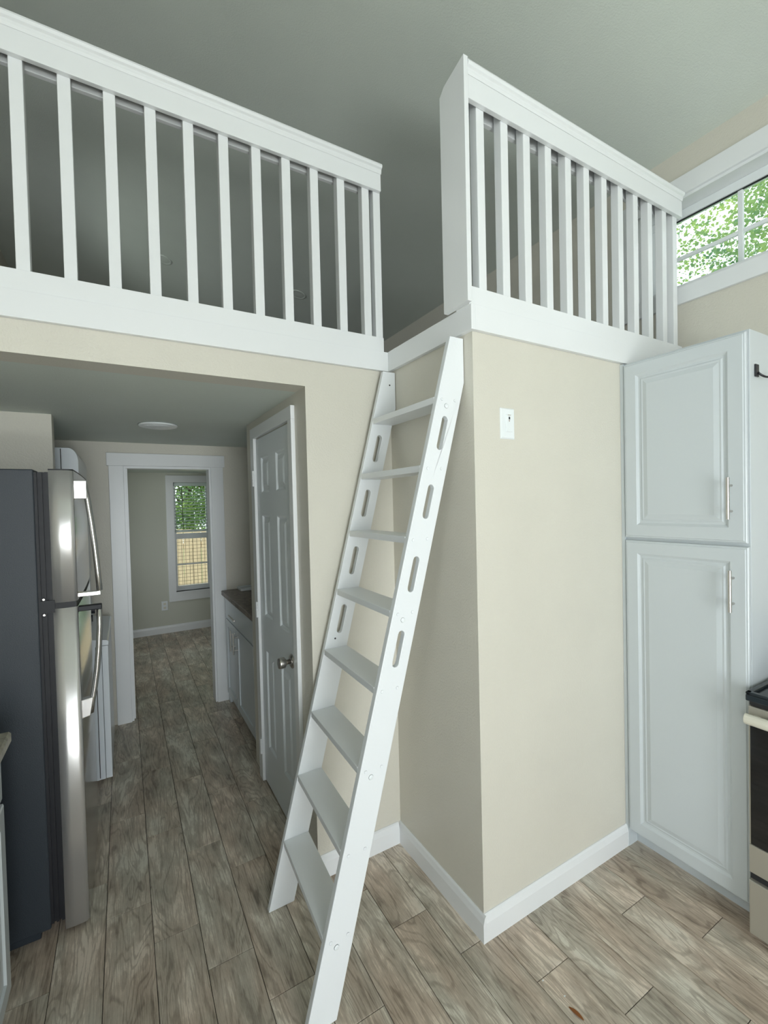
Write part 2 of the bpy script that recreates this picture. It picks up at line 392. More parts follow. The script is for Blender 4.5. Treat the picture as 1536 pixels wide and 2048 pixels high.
# ------------------------------------------------------------------ loft railings
def railing(name, loc, label, x0, x1, yf, bal, zr0, zr1, end_board=None, hang=0):
    """yf = front face of the top rail board; zr0 / zr1 = underside and top of cap"""
    r = root(name, loc, label, 'railing')
    # front and inner boards of the top rail
    obj('top_rail', B(x0, x1, yf, yf+.018, zr0, zr1-.0295), white, r, bevel=.0015)
    obj('top_rail_inner', B(x0, x1, yf+.066, yf+.083, zr0+.012, zr1-.0295), white, r, bevel=.0015)
    # cap with a small moulded nose
    c = zr1
    prof = [(yf-.002, c-.044), (yf-.005, c-.034), (yf-.0055, c-.025), (yf-.013, c-.020), (yf-.016, c-.011), (yf-.013, c-.003), (yf-.006, c), (yf+.088, c), (yf+.099, c-.011), (yf+.096, c-.020), (yf+.089, c-.025), (yf+.088, c-.034), (yf+.0835, c-.044), (yf+.07, c-.03), (yf+.012, c-.03)]
    obj('cap', prism(prof, 0, x0, x1+hang), white, r, bevel=.001)
    obj('bottom_rail', B(x0, x1, yf+.006, yf+.08, ZT, ZT+.066), white, r, bevel=.0015)
    for xc in bal:
        obj('baluster', B(xc-.0185, xc+.0185, yf+.0185, yf+.0555, ZT+.066, zr1-.034), white, r, origin=(xc, yf+.037, ZT+.066), bevel=.0025)
    if end_board:
        xa, xb = end_board; cz = zr1+.002
        pr = [(yf-.010, ZT+.003), (yf+.125, ZT+.003), (yf+.125, cz-.045), (yf+.10, cz-.022), (yf-.012, cz+.003), (yf-.012, cz-.04)]
        obj('end_post', prism(pr, 0, xa, xb), white, r, bevel=.0012)
    return r
balL = [-1.985, -1.858, -1.731, -1.604, -1.478, -1.352, -1.227, -1.0995, -.975, -.850, -.725, -.600, -.478, -.355, -.2305, -.108, -.050]
railing('loft_railing', (-1, YB, ZT), 'long white loft railing above the hall opening', XL, -.036, YB-.019, balL, 3.045, 3.163, hang=.002)
balR = [.057, .177, .296, .419, .541, .660, .783, .903, 1.021, 1.140, 1.265, 1.362]
railing('loft_railing', (.7, 0, ZT), 'shorter white loft railing with broad end post beside the clerestory window', -.022, 1.395, -.019, balR, 3.03, 3.152, end_board=(-.042, -.0225))

# ------------------------------------------------------------------ ladder
lad = root('ladder', (-.6, .3, 0), 'white wooden loft ladder with eight treads leaning against the closet wall', 'ladder')
def fx(z, near): return (-.677+.277*z) if near else (-.652+.265*z)
WD = .105
def stringer(near, y0, y1):
    zk = (.0+WD)  # dummy
    m = .277 if near else .265; b0 = -.677 if near else -.652
    z_hit = (-.003-(b0+WD))/m
    poly = [(b0, 0.001), (b0+WD, 0.001), (-.003, z_hit), (-.003, 2.215), (b0+m*2.215, 2.215)]
    holes = []
    ax = Vector((m, 1)).normalized(); nx = Vector((ax.y, -ax.x))
    for za, zb in ((1.924, 1.804), (1.679, 1.561), (1.431, 1.312), (1.184, 1.066)):
        rr = .0125; n = 8
        ca = Vector((b0+WD/2+m*za, za))-ax*rr; cb = Vector((b0+WD/2+m*zb, zb))+ax*rr
        h = []
        for i in range(n+1):
            t = math.pi*i/n; h.append(tuple(ca+nx*rr*math.cos(t)+ax*rr*math.sin(t)))
        for i in range(n+1):
            t = math.pi*i/n; h.append(tuple(cb-nx*rr*math.cos(t)-ax*rr*math.sin(t)))
        holes.append(h)
    return prism(poly, 1, y0, y1, holes=holes)
YN0, YN1, YR0, YR1 = .046, .068, .525, .547
st_n = obj('stringer', stringer(True, YN0, YN1), ladder_white, lad, bevel=.002)
st_f = obj('stringer', stringer(False, YR0, YR1), ladder_white, lad, bevel=.002)
for k in range(8):
    zt = 1.996-.2472*k; th = .024
    bm = bmesh.new(); vs = []
    for y, nr in ((YN1, True), (YR0, False)):
        for dx, z in ((-.002, zt), (WD-.002, zt), (WD-.002, zt-th), (-.002, zt-th)):
            vs.append(bm.verts.new((fx(zt, nr)+dx, y, z)))
    for q in ((0, 1, 2, 3), (7, 6, 5, 4), (0, 4, 5, 1), (1, 5, 6, 2), (2, 6, 7, 3), (3, 7, 4, 0)): bm.faces.new([vs[i] for i in q])
    obj('tread', bm, ladder_white, lad, bevel=.002)
    for dx in (.021, .080):
        c = (fx(zt-.012, True)+dx, YN0, zt-.012)
        lathe_b = lathe(bmesh.new(), c, 1, [(-.0003, .0058), (-.0018, .0052), (-.0014, .0022), (.0, .0018)], 12)
        obj('screw', lathe_b, ladder_white, lad, smooth=True)
    if k in (0, 3, 5, 7):
        c = (fx(zt-.034, True)+.046, YN0, zt-.034)
        obj('screw_cap', lathe(bmesh.new(), c, 1, [(-.0003, .009), (-.0025, .0075), (-.0028, .003), (-.001, .002), (.0, .002)], 16), plastic, lad, smooth=True)
for x, z in ((-.033, 2.155), (-.335, 1.045)):
    obj('screw', lathe(bmesh.new(), (x, YR0, z), 1, [(-.0002, .004), (-.001, .003)], 10), black_metal, lad)

# ------------------------------------------------------------------ hall closet door (six panels), face towards -x
def FX_(x):    # face mapping for surfaces looking to -x
    return lambda u, v, d: (x-d, u, v)
xd = XO-.004
door = root('door_1', (xd, DY0, 0), kind='structure')
bm = bmesh.new(); U = [DY0, .862, 1.022, 1.142, 1.302, DY1]; V = [.012, .235, .80, .995, 1.57, 1.69, 1.895, DZ-.004]
pan = [(U[a], U[a+1], V[b], V[b+1]) for a in (1, 3) for b in (1, 3, 5)]
fn = FX_(xd)
for a in range(5):
    for b in range(7):
        if a in (1, 3) and b in (1, 3, 5): continue
        vs = [bm.verts.new(fn(u, v, 0)) for u, v in ((U[a], V[b]), (U[a+1], V[b]), (U[a+1], V[b+1]), (U[a], V[b+1]))]
        bm.faces.new(vs)
bmesh.ops.remove_doubles(bm, verts=bm.verts[:], dist=1e-5)
box(bm, xd+.014, xd+.034, DY0, DY1, .012, DZ-.004)
bnd = [(DY0, V[0]), (DY1, V[0]), (DY1, V[-1]), (DY0, V[-1])]
for i in range(4):
    p, q = bnd[i], bnd[(i+1) % 4]
    bm.faces.new([bm.verts.new(fn(p[0], p[1], 0)), bm.verts.new(fn(q[0], q[1], 0)), bm.verts.new(fn(q[0], q[1], -.02)), bm.verts.new(fn(p[0], p[1], -.02))])
obj('door_leaf', bm, door_white, door)
for u0, u1, v0, v1 in pan:
    obj('panel', rings(fn, u0, u1, v0, v1, [(0, 0), (.006, -.001), (.014, -.010), (.022, -.010), (.045, -.002)]), door_white, door)
for hz in (.21, 1.015, 1.777):
    hb = bmesh.new()
    for j in range(5): cyl(hb, (XO-.024, DY1+.003, hz-.045+.018*j), 2, .0065, .0005, .0175, 10)
    box(hb, XO-.0245, XO-.0185, DY1+.003, DY1+.022, hz-.045, hz+.045)
    obj('hinge', hb, white, door)
kn = obj('rose', lathe(bmesh.new(), (xd, .838, .873), 0, [(0, .034), (-.004, .034), (-.010, .026), (-.012, .012)], 28), nickel, door, smooth=True)
obj('knob', lathe(bmesh.new(), (xd, .838, .873), 0, [(-.010, .012), (-.028, .011), (-.034, .020), (-.040, .0265), (-.060, .0265), (-.067, .024), (-.069, .012), (-.067, .006)], 28), nickel, door, smooth=True)
# casing
cs = struct('trim_4', BB((XO-.019, XO, DY0-.055, DY0-.003, 0, DZ+.003), (XO-.019, XO, DY1+.004, DY1+.075, 0, DZ+.003), (XO-.019, XO, DY0-.055, DY1+.075, DZ+.003, DZ+.064)), white, bevel=.002)

# ------------------------------------------------------------------ doorway at the end of the hall
dw = root('door_2', ((OX0+OX1)/2, YH, 0), kind='structure')
obj('casing', B(OX0-.092, OX0+.004, YH-.02, YH, 0, OZ), white, dw, bevel=.002)
obj('casing', B(OX1-.004, OX1+.092, YH-.02, YH, 0, OZ), white, dw, bevel=.002)
obj('head_casing', B(OX0-.104, OX1+.104, YH-.026, YH, OZ, OZ+.095), white, dw, bevel=.002)
obj('jamb', B(OX0-.001, OX0+.018, YH, YH+.13, 0, OZ), white, dw)
obj('jamb', B(OX1-.018, OX1+.001, YH, YH+.13, 0, OZ), white, dw)
obj('jamb', B(OX0+.018, OX1-.018, YH, YH+.13, OZ-.018, OZ+.001), white, dw)
obj('door_stop', B(OX0+.018, OX0+.029, YH+.04, YH+.075, 0, OZ-.018), white, dw)

# ------------------------------------------------------------------ clerestory window (right wall)
w1 = root('window_1', (XK, (WY0+WY1)/2, WZ0), kind='structure')
obj('casing', B(XK-.019, XK, WY0-.09, WY1+.088, WZ0-.085, WZ0), white, w1, bevel=.0015)
obj('casing', B(XK-.019, XK, WY0-.09, WY1+.088, WZ1, WZ1+.095), white, w1, bevel=.0015)
obj('casing', B(XK-.019, XK, WY0-.09, WY0, WZ0, WZ1), white, w1, bevel=.0015)
obj('casing', B(XK-.019, XK, WY1, WY1+.088, WZ0, WZ1), white, w1, bevel=.0015)
obj('jamb', BB((XK-.002, XK+.16, WY0, WY0+.014, WZ0+.014, WZ1-.014), (XK-.002, XK+.16, WY1-.014, WY1, WZ0+.014, WZ1-.014), (XK-.002, XK+.16, WY0, WY1, WZ0, WZ0+.014), (XK-.002, XK+.16, WY0, WY1, WZ1-.014, WZ1)), white, w1)
gx = XK+.105
gy0, gy1, gz0, gz1 = WY0+.115, WY1-.115, WZ0+.06, WZ1-.058
obj('sash', BB((gx-.012, gx+.03, WY0+.014, WY1-.014, WZ0+.014, gz0), (gx-.012, gx+.03, WY0+.014, WY1-.014, gz1, WZ1-.014),
   (gx-.012, gx+.03, WY0+.014, gy0, gz0, gz1), (gx-.012, gx+.03, gy1, WY1-.014, gz0, gz1)), plastic, w1, bevel=.003)
obj('glazing_gasket', BB((gx-.004, gx+.004, gy0, gy1, gz1-.006, gz1-.001)), gasket, w1)
cols = [gy0, -.542, -.2, gy1]; cols = [gy0, -.54, -.205, gy1]; zm = 2.905
for a in range(3):
    for b, (za, zb) in enumerate(((gz0, zm), (zm, gz1))):
        obj('pane', B(gx+.006, gx+.009, cols[a], cols[a+1], za, zb), glass, w1)
for c in cols[1:3]: obj('muntin', B(gx-.004, gx+.014, c-.011, c+.011, gz0, gz1), plastic, w1, bevel=.003)
obj('muntin', B(gx-.003, gx+.013, gy0, gy1, zm-.010, zm+.010), plastic, w1, bevel=.003)

# ------------------------------------------------------------------ far room window with blind
w2 = root('window_2', ((FX0+FX1)/2, YF, FZ0), kind='structure')
yc = YF-.02
obj('casing', B(FX0-.088, FX0, yc, YF, FZ0-.12, FZ1+.09), white, w2)
obj('casing', B(FX1, FX1+.088, yc, YF, FZ0-.12, FZ1+.09), white, w2)
obj('casing', B(FX0, FX1, yc, YF, FZ1, FZ1+.09), white, w2)
obj('apron', B(FX0, FX1, yc, YF, FZ0-.12, FZ0-.02), white, w2)
obj('sill', B(FX0-.001, FX1+.001, YF-.035, YF+.12, FZ0-.02, FZ0), white, w2)
obj('frame', BB((FX0, FX0+.03, YF+.06, YF+.12, FZ0, FZ1), (FX1-.03, FX1, YF+.06, YF+.12, FZ0, FZ1), (FX0+.03, FX1-.03, YF+.06, YF+.12, FZ1-.035, FZ1), (FX0+.03, FX1-.03, YF+.06, YF+.12, FZ0, FZ0+.06)), plastic, w2)
obj('meeting_rail', B(FX0+.03, FX1-.03, YF+.055, YF+.105, 1.205, 1.275), plastic, w2)
fm = (FX0+FX1)/2
for za, zb in ((FZ0+.06, 1.205), (1.275, FZ1-.035)):
    for xa, xb in ((FX0+.03, fm), (fm, FX1-.03)):
        obj('pane', B(xa, xb, YF+.084, YF+.087, za, zb), glass, w2)
    obj('muntin', B(fm-.014, fm+.014, YF+.075, YF+.097, za, zb), plastic, w2)
obj('muntin', B(FX0+.03, FX1-.03, YF+.078, YF+.094, .855, .873), plastic, w2)
wg = bmesh.new()
for i in range(13):
    z = FZ0+.07+i*.0475; box(wg, FX0+.03, FX1-.03, YF+.108, YF+.111, z-.002, z+.002)
for i in range(17):
    x = FX0+.045+i*.0475; box(wg, x-.002, x+.002, YF+.111, YF+.114, FZ0+.06, 1.205)
o = obj('wire_mesh', wg, wire_m, w2)
bl = root('window_blind', (fm, YF+.03, FZ1-.05), 'white horizontal blind half lowered in the far room window', 'blind')
obj('headrail', B(FX0+.01, FX1-.01, YF+.005, YF+.05, FZ1-.045, FZ1-.003), blind_m, bl)
for i in range(14):
    z = FZ1-.085-i*.042
    bm = bmesh.new(); vs = [bm.verts.new(p) for p in ((FX0+.012, YF+.005, z-.006), (FX1-.012, YF+.005, z-.006), (FX1-.012, YF+.028, z+.003), (FX0+.012, YF+.028, z+.003), (FX1-.012, YF+.050, z+.006), (FX0+.012, YF+.050, z+.006))]
    bm.faces.new(vs[:4]); bm.faces.new((vs[3], vs[2], vs[4], vs[5]))
    geo = bmesh.ops.solidify(bm, geom=bm.faces[:], thickness=.0025)
    obj('slat', bm, blind_m, bl)
obj('bottom_rail', B(FX0+.012, FX1-.012, YF+.005, YF+.05, 1.295, 1.318), blind_m, bl)
obj('wand', tube(bmesh.new(), [(FX0+.10, YF-.002, FZ1-.06), (FX0+.11, YF-.004, 1.33)], .004, 8), black_metal, bl)
lc = bmesh.new()
for x in (FX0+.14, fm, FX1-.14): box(lc, x-.0015, x+.0015, YF+.026, YF+.029, 1.31, FZ1-.04)
obj('ladder_cord', lc, blind_m, bl)

# unseen windows added to let daylight in, behind camera and in side walls
def plain_window(name, axis, pos, a0, a1, z0, z1, nx=2, inside=1):
    r = root(name, ((pos, (a0+a1)/2, z0) if axis == 0 else ((a0+a1)/2, pos, z0)), kind='structure')
    def bx(p0, p1, u0, u1, v0, v1):
        return B(p0, p1, u0, u1, v0, v1) if axis == 0 else B(u0, u1, p0, p1, v0, v1)
    q = sorted((pos, pos-inside*.12)); mid = (q[0]+q[1])/2
    for u0, u1, v0, v1 in ((a0, a0+.04, z0, z1), (a1-.04, a1, z0, z1), (a0+.04, a1-.04, z1-.04, z1), (a0+.04, a1-.04, z0, z0+.04)):
        obj('frame', bx(q[0], q[1], u0, u1, v0, v1), white, r)
    w = (a1-a0-.08)/nx
    for i in range(nx):
        obj('pane', bx(mid-.002, mid+.002, a0+.04+i*w, a0+.04+(i+1)*w, z0+.04, z1-.04), glass, r)
        if i: obj('muntin', bx(mid-.015, mid+.015, a0+.04+i*w-.02, a0+.04+i*w+.02, z0+.04, z1-.04), white, r)
plain_window('added_window_3', 1, YK, -2.0, -.1, .02, 2.12, 3)  # unseen, placed to light the hall and reflect in the fridge door
plain_window('added_window_4', 1, YK, -1.65, .15, 2.62, 3.34, 3)
plain_window('added_window_5', 0, XL, -2.6, -1.3, 1.05, 2.08)
plain_window('added_window_6', 0, XK, -3.4, -2.1, 1.05, 2.08, inside=-1)
plain_window('added_window_7', 0, XL, 3.6, 4.5, .8, 1.9)  # unseen, added to light the far room
plain_window('added_window_8', 0, XL, -2.85, -1.05, 2.78, 3.62, 3)  # unseen, added to light the kitchen from high up
plain_window('added_window_9', 0, XL, 2.4, 4.0, 2.78, 3.52, 3)  # unseen, added to light the loft ceiling

# ------------------------------------------------------------------ tall pantry cabinet
CF = .891   # carcass front
CY0, CY1, CT = -.488, -.016, 2.222
pc = root('pantry_cabinet', (1.15, -.25, 0), 'tall white two-door pantry cabinet between the closet wall and the range', 'cabinet')
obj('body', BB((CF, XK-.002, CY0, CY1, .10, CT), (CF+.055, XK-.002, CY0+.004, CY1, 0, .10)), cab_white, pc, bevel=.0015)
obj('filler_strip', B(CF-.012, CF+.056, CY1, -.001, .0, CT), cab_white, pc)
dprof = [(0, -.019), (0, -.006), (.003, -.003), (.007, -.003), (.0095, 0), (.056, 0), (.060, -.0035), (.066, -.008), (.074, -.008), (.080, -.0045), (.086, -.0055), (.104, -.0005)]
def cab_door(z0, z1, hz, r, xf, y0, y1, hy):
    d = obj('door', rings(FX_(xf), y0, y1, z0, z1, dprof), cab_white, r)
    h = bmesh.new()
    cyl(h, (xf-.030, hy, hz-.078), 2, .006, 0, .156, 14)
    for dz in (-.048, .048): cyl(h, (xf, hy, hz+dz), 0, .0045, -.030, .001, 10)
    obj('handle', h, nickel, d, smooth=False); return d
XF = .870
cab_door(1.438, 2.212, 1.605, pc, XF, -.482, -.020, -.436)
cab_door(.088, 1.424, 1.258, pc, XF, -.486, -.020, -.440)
# handles stand upright near the free edge of each door
hk = root('coat_hook', (.965, CY0, 2.07), 'small black single hook screwed to the pantry cabinet side', 'hook')
obj('plate', B(.925, .952, CY0-.006, CY0, 2.052, 2.098), black_metal, hk, bevel=.002)
hp = []
for i in range(13):
    t = math.pi*(.0+i/12*.92)
    hp.append((.940+.034*(1-math.cos(t)), CY0-.006-.03*math.sin(t*.5), 2.068-.022*math.sin(t)+.012*(i/12)**2))
obj('prong', tube(bmesh.new(), hp, .0038, 8), black_metal, hk, smooth=True)

# ------------------------------------------------------------------ range
RX = .82; RY1 = -.5; RY0 = -1.26
st = root('range', (1.1, -.88, 0), 'freestanding electric range with black glass oven door beside the pantry', 'range')
obj('body', B(RX+.02, XK-.02, RY0, RY1, .03, .885), range_steel, st)
obj('cooktop', BB((RX-.018, XK-.03, RY0, RY1, .882, .905), (RX-.018, RX+.004, RY0, RY1, .905, .915), (RX-.018, XK-.03, RY1-.018, RY1, .905, .915), (RX-.018, XK-.03, RY0, RY0+.018, .905, .915)), cooktop_m, st, bevel=.004)
obj('vent_strip', B(RX+.006, RX+.02, RY0+.005, RY1-.004, .862, .882), dark_gap, st)
od = obj('oven_door', B(RX-.002, RX+.02, RY0+.004, RY1-.003, .36, .86), range_steel, st, bevel=.003)
obj('oven_glass', B(RX-.006, RX-.001, RY0+.012, RY1-.010, .362, .795), black_glass, od)
obj('lower_panel', B(RX-.004, RX+.02, RY0+.004, RY1-.003, .255, .357), range_steel, st, bevel=.003)
obj('drawer_gap', B(RX+.008, RX+.02, RY0+.004, RY1-.003, .228, .252), dark_gap, st)
obj('drawer', B(RX-.006, RX+.02, RY0+.004, RY1-.003, .03, .226), range_steel, st, bevel=.003)
hb = bmesh.new()
pr = []
for i in range(17):
    t = math.pi*2*i/16
for yy0, yy1 in ((RY0+.02, RY1-.004),):
    prism([(RX-.030+.017*math.cos(math.pi*2*i/14), .822+.019*math.sin(math.pi*2*i/14)) for i in range(14)], 1, yy0, yy1, hb)
box(hb, RX-.03, RX, RY0+.03, RY0+.05, .812, .832); box(hb, RX-.03, RX, RY1-.04, RY1-.02, .812, .832)
obj('handle', hb, handle_paint, od, bevel=.002)
for bx_, by_, br in ((RX+.17, -.70, .09), (RX+.17, -1.07, .075), (RX+.42, -.70, .075), (RX+.42, -1.07, .09)):
    bm = bmesh.new()
    for q in (1, .66, .33):
        n = 28; A = []
        for i in range(n):
            t = 2*math.pi*i/n; A.append([bm.verts.new((bx_+rr*math.cos(t), by_+rr*math.sin(t), zz)) for rr, zz in ((br*q, .9055), (br*q-.006, .911), (br*q-.012, .9055))])
        for i in range(n):
            a, b = A[i], A[(i+1) % n]
            bm.faces.new((a[0], b[0], b[1], a[1])); bm.faces.new((a[1], b[1], b[2], a[2]))
    obj('burner', bm, black_metal, st)
bgd = prism([(XK-.10, .905), (XK-.03, .905), (XK-.03, 1.06), (XK-.075, 1.06)], 1, RY0, RY1)
obj('backguard', bgd, black_glass, st)
for yy in (-.62, -.72, -1.04, -1.14): obj('knob', cyl(bmesh.new(), (XK-.087, yy, .985), 0, .018, -.022, .0, 18), black_metal, st)

# ------------------------------------------------------------------ fridge (front looks to +x)
FY0, FY1 = .845, 1.562
fr = root('refrigerator', (-1.7, 1.2, 0), 'top-freezer refrigerator with stainless doors and charcoal side', 'refrigerator')
obj('body', BB((-2.06, -1.385, FY0, FY1, .045, 1.775), (-1.98, -1.42, FY0+.03, FY1-.03, .0, .045)), fridge_side, fr, bevel=.004)
gk = BB((-1.385, -1.376, FY0+.004, FY1-.004, .06, 1.765), (-1.376, -1.368, FY0+.012, FY1-.012, .06, 1.765), (-1.368, -1.360, FY0+.004, FY1-.004, .06, 1.765), (-1.360, -1.352, FY0+.012, FY1-.012, .06, 1.765), (-1.352, -1.341, FY0+.002, FY1-.002, .06, 1.765))
obj('gasket', gk, gasket, fr)
def door_prof():
    x0, xf = -1.341, -1.264; r = .016; pts = [(x0, FY0)]
    pts.append((xf-r-.030, FY0-.003)); pts.append((xf-r, FY0-.001))
    for i in range(1, 8):
        t = math.pi/2*i/8; pts.append((xf-r+r*math.sin(t), FY0+r-r*math.cos(t)-.001))
    pts += [(xf, FY0+r)]
    for i in range(1, 8): pts.append((xf+.004*math.sin(math.pi*i/8), FY0+r+(FY1-FY0-2*r)*i/8))
    pts += [(xf, FY1-r)]
    for i in range(1, 8):
        t = math.pi/2*i/8; pts.append((xf-r+r*math.cos(t), FY1-r+r*math.sin(t)))
    pts += [(x0, FY1)]
    return pts
for nm, za, zb in (('freezer_door', 1.272, 1.772), ('fresh_food_door', .022, 1.250)):
    d = obj(nm, prism(door_prof(), 2, za, zb), steel_m, fr)
    d.data.materials.append(silver_edge)
    for p in d.data.polygons:
        if abs(p.normal.z) < .5: p.use_smooth = True
        if p.normal.y < -.3: p.material_index = 1
    hy = FY0+.030
    if zb > 1.5:
        obj('door_cap', prism([(a, b) for a, b in door_prof()], 2, 1.772, 1.777), gasket, d)
        pts = [(-1.232, hy, 1.722), (-1.222, hy, 1.66), (-1.212, hy, 1.57), (-1.203, hy, 1.47), (-1.197, hy, 1.38), (-1.193, hy, 1.30)]
        hn = obj('handle', tube(bmesh.new(), pts, .0105, 12, 1.3), steel_m, d, smooth=True)
        obj('bracket', B(-1.266, -1.222, hy-.016, hy+.016, 1.663, 1.735), steel_m, hn, bevel=.003)
        obj('handle_arm', B(-1.266, -1.188, hy-.014, hy+.014, 1.282, 1.300), steel_m, hn, bevel=.003)
    else:
        pts = [(-1.196, hy, 1.226), (-1.197, hy, 1.16), (-1.203, hy, 1.07), (-1.211, hy, .99), (-1.221, hy, .92), (-1.232, hy, .86), (-1.238, hy, .82)]
        hn = obj('handle', tube(bmesh.new(), pts, .0105, 12, 1.3), steel_m, d, smooth=True)
        obj('bracket', prism([(-1.266, .806), (-1.238, .812), (-1.226, .885), (-1.266, .879)], 1, hy-.016, hy+.016), steel_m, hn, bevel=.003)
        obj('handle_arm', B(-1.266, -1.187, hy-.014, hy+.014, 1.226, 1.246), gasket, hn, bevel=.003)
hg = BB((-1.378, -1.335, FY0-.003, FY0+.03, 1.238, 1.284), (-1.345, -1.268, FY0+.003, FY1-.003, 1.250, 1.272))
ho = obj('centre_hinge', hg, gasket, fr)
for z in (1.232, 1.290): obj('screw', lathe(bmesh.new(), (-1.368, FY0-.003, z), 1, [(0.002, .005), (-.003, .004)], 12), nickel, fr)
obj('top_hinge_cover', B(-1.385, -1.345, FY1-.10, FY1-.02, 1.775, 1.79), gasket, fr, bevel=.003)

# ------------------------------------------------------------------ left counter end near the camera
bc = root('base_cabinet', (-1.78, -.2, 0), 'white base cabinet with drawer at the left edge beside the fridge', 'cabinet')
LY0, LY1 = -1.9, .602
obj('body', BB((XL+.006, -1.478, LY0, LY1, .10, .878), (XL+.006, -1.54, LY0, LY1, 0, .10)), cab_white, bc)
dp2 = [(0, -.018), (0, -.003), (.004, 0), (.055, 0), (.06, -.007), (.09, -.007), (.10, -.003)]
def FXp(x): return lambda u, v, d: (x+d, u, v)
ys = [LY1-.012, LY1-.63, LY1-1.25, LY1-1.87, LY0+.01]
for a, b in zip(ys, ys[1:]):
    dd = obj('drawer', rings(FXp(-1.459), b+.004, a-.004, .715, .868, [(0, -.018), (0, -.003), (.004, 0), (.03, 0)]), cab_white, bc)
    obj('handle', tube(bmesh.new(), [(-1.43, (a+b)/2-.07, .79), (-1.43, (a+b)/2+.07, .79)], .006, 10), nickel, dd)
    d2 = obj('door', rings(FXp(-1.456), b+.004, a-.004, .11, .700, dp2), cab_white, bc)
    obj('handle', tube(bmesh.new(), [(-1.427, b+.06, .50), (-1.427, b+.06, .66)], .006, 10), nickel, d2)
wt = obj('worktop', prism([(XL+.006, .880), (-1.44, .880), (-1.434, .888), (-1.434, .912), (-1.440, .918), (XL+.006, .918)], 1, LY0, LY1-.004+.002), counter_g, origin=(-1.78, -.2, .88))
tag(wt, 'grey beige stone-look worktop end at the left edge of the photo', 'worktop')

# ------------------------------------------------------------------ stacked laundry unit
la = root('stacked_laundry_unit', (-1.6, 2.24, 0), 'white stacked washer and dryer half hidden behind the refrigerator', 'laundry unit')
WX = -1.206
obj('washer', BB((-1.95, WX-.034, 1.892, 2.575, .02, .815), (WX-.032, WX, 1.890, 2.575, .022, .812)), enamel, la, bevel=.002)
lid = prism([(-1.95, .815), (WX+.002, .815), (WX+.004, .838), (WX-.004, .846), (-1.32, .862), (-1.95, .862)], 1, 1.886, 2.58)
obj('washer_top', lid, enamel, la, bevel=.002)
obj('side_seam', B(-1.270, -1.266, 1.8905, 1.893, .03, .81), black_metal, la)
for x in (-1.28, -1.90):
    for y in (1.95, 2.52): obj('foot', cyl(bmesh.new(), (x, y, 0), 2, .02, 0, .022, 12), plastic, la)
xs_ = -1.318
dr = [(-1.95, 1.0), (xs_, 1.0), (xs_, 1.90)]
for i in range(1, 7):
    t = math.pi/2*i/6; dr.append((xs_-.045+.045*math.cos(t), 1.90+.078*math.sin(t)))
dr += [(-1.95, 1.985)]
obj('dryer', prism(dr, 1, 1.892, 2.575), enamel, la, bevel=.003)
obj('dryer_seam', B(-1.402, -1.398, 1.8905, 1.893, 1.02, 1.972), gasket, la)
obj('dryer_door', rings(FXp(xs_+.012), 1.98, 2.49, 1.2, 1.75, [(0, -.012), (0, -.003), (.006, 0)]), enamel, la)
obj('control_console', prism([(-1.45, .862), (xs_+.012, .862), (xs_+.0, 1.0), (-1.45, 1.0)], 1, 1.90, 2.57), enamel, la)
for yy in (2.02, 2.14, 2.40): obj('knob', cyl(bmesh.new(), (xs_+.006, yy, .935), 0, .022, 0, .022, 18), black_metal, la)

# ------------------------------------------------------------------ laundry counter in the hall nook
hc = root('base_cabinet', (-.1, 2.2, 0), 'white base cabinet with bar handles in the hall nook past the panelled door', 'cabinet')
HX = -.385; NY0, NY1 = 1.70, 2.60
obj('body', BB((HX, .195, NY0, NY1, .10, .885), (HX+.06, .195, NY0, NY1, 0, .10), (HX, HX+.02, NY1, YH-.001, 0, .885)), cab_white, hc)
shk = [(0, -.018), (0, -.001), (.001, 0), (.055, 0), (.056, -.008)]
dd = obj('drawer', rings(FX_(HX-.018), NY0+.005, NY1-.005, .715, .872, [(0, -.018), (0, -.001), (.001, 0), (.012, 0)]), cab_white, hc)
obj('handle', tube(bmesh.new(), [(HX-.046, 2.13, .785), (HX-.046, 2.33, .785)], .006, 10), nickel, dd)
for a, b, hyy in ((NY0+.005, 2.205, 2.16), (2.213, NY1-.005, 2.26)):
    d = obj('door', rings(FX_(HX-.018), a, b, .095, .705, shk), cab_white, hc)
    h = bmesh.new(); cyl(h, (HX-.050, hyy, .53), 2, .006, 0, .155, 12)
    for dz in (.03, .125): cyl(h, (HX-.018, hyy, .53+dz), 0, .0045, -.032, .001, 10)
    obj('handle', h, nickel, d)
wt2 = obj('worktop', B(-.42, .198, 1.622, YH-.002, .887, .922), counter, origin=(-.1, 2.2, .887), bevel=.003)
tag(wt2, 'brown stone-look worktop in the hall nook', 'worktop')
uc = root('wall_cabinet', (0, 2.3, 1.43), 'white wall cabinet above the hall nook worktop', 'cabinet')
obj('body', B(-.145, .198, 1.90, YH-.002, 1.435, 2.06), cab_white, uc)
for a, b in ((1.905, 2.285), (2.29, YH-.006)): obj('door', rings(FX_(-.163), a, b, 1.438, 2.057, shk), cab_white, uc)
ty = root('tray', (-.12, 2.60, .922), 'flat white tray lying at the back of the nook worktop', 'tray')
obj('base', B(-.285, .10, 2.53, 2.665, .923, .930), plastic, ty)
obj('rim', BB((-.29, .105, 2.524, 2.532, .923, .944), (-.29, .105, 2.664, 2.672, .923, .944), (-.29, -.282, 2.532, 2.664, .923, .944), (.097, .105, 2.532, 2.664, .923, .944)), plastic, ty, bevel=.002)

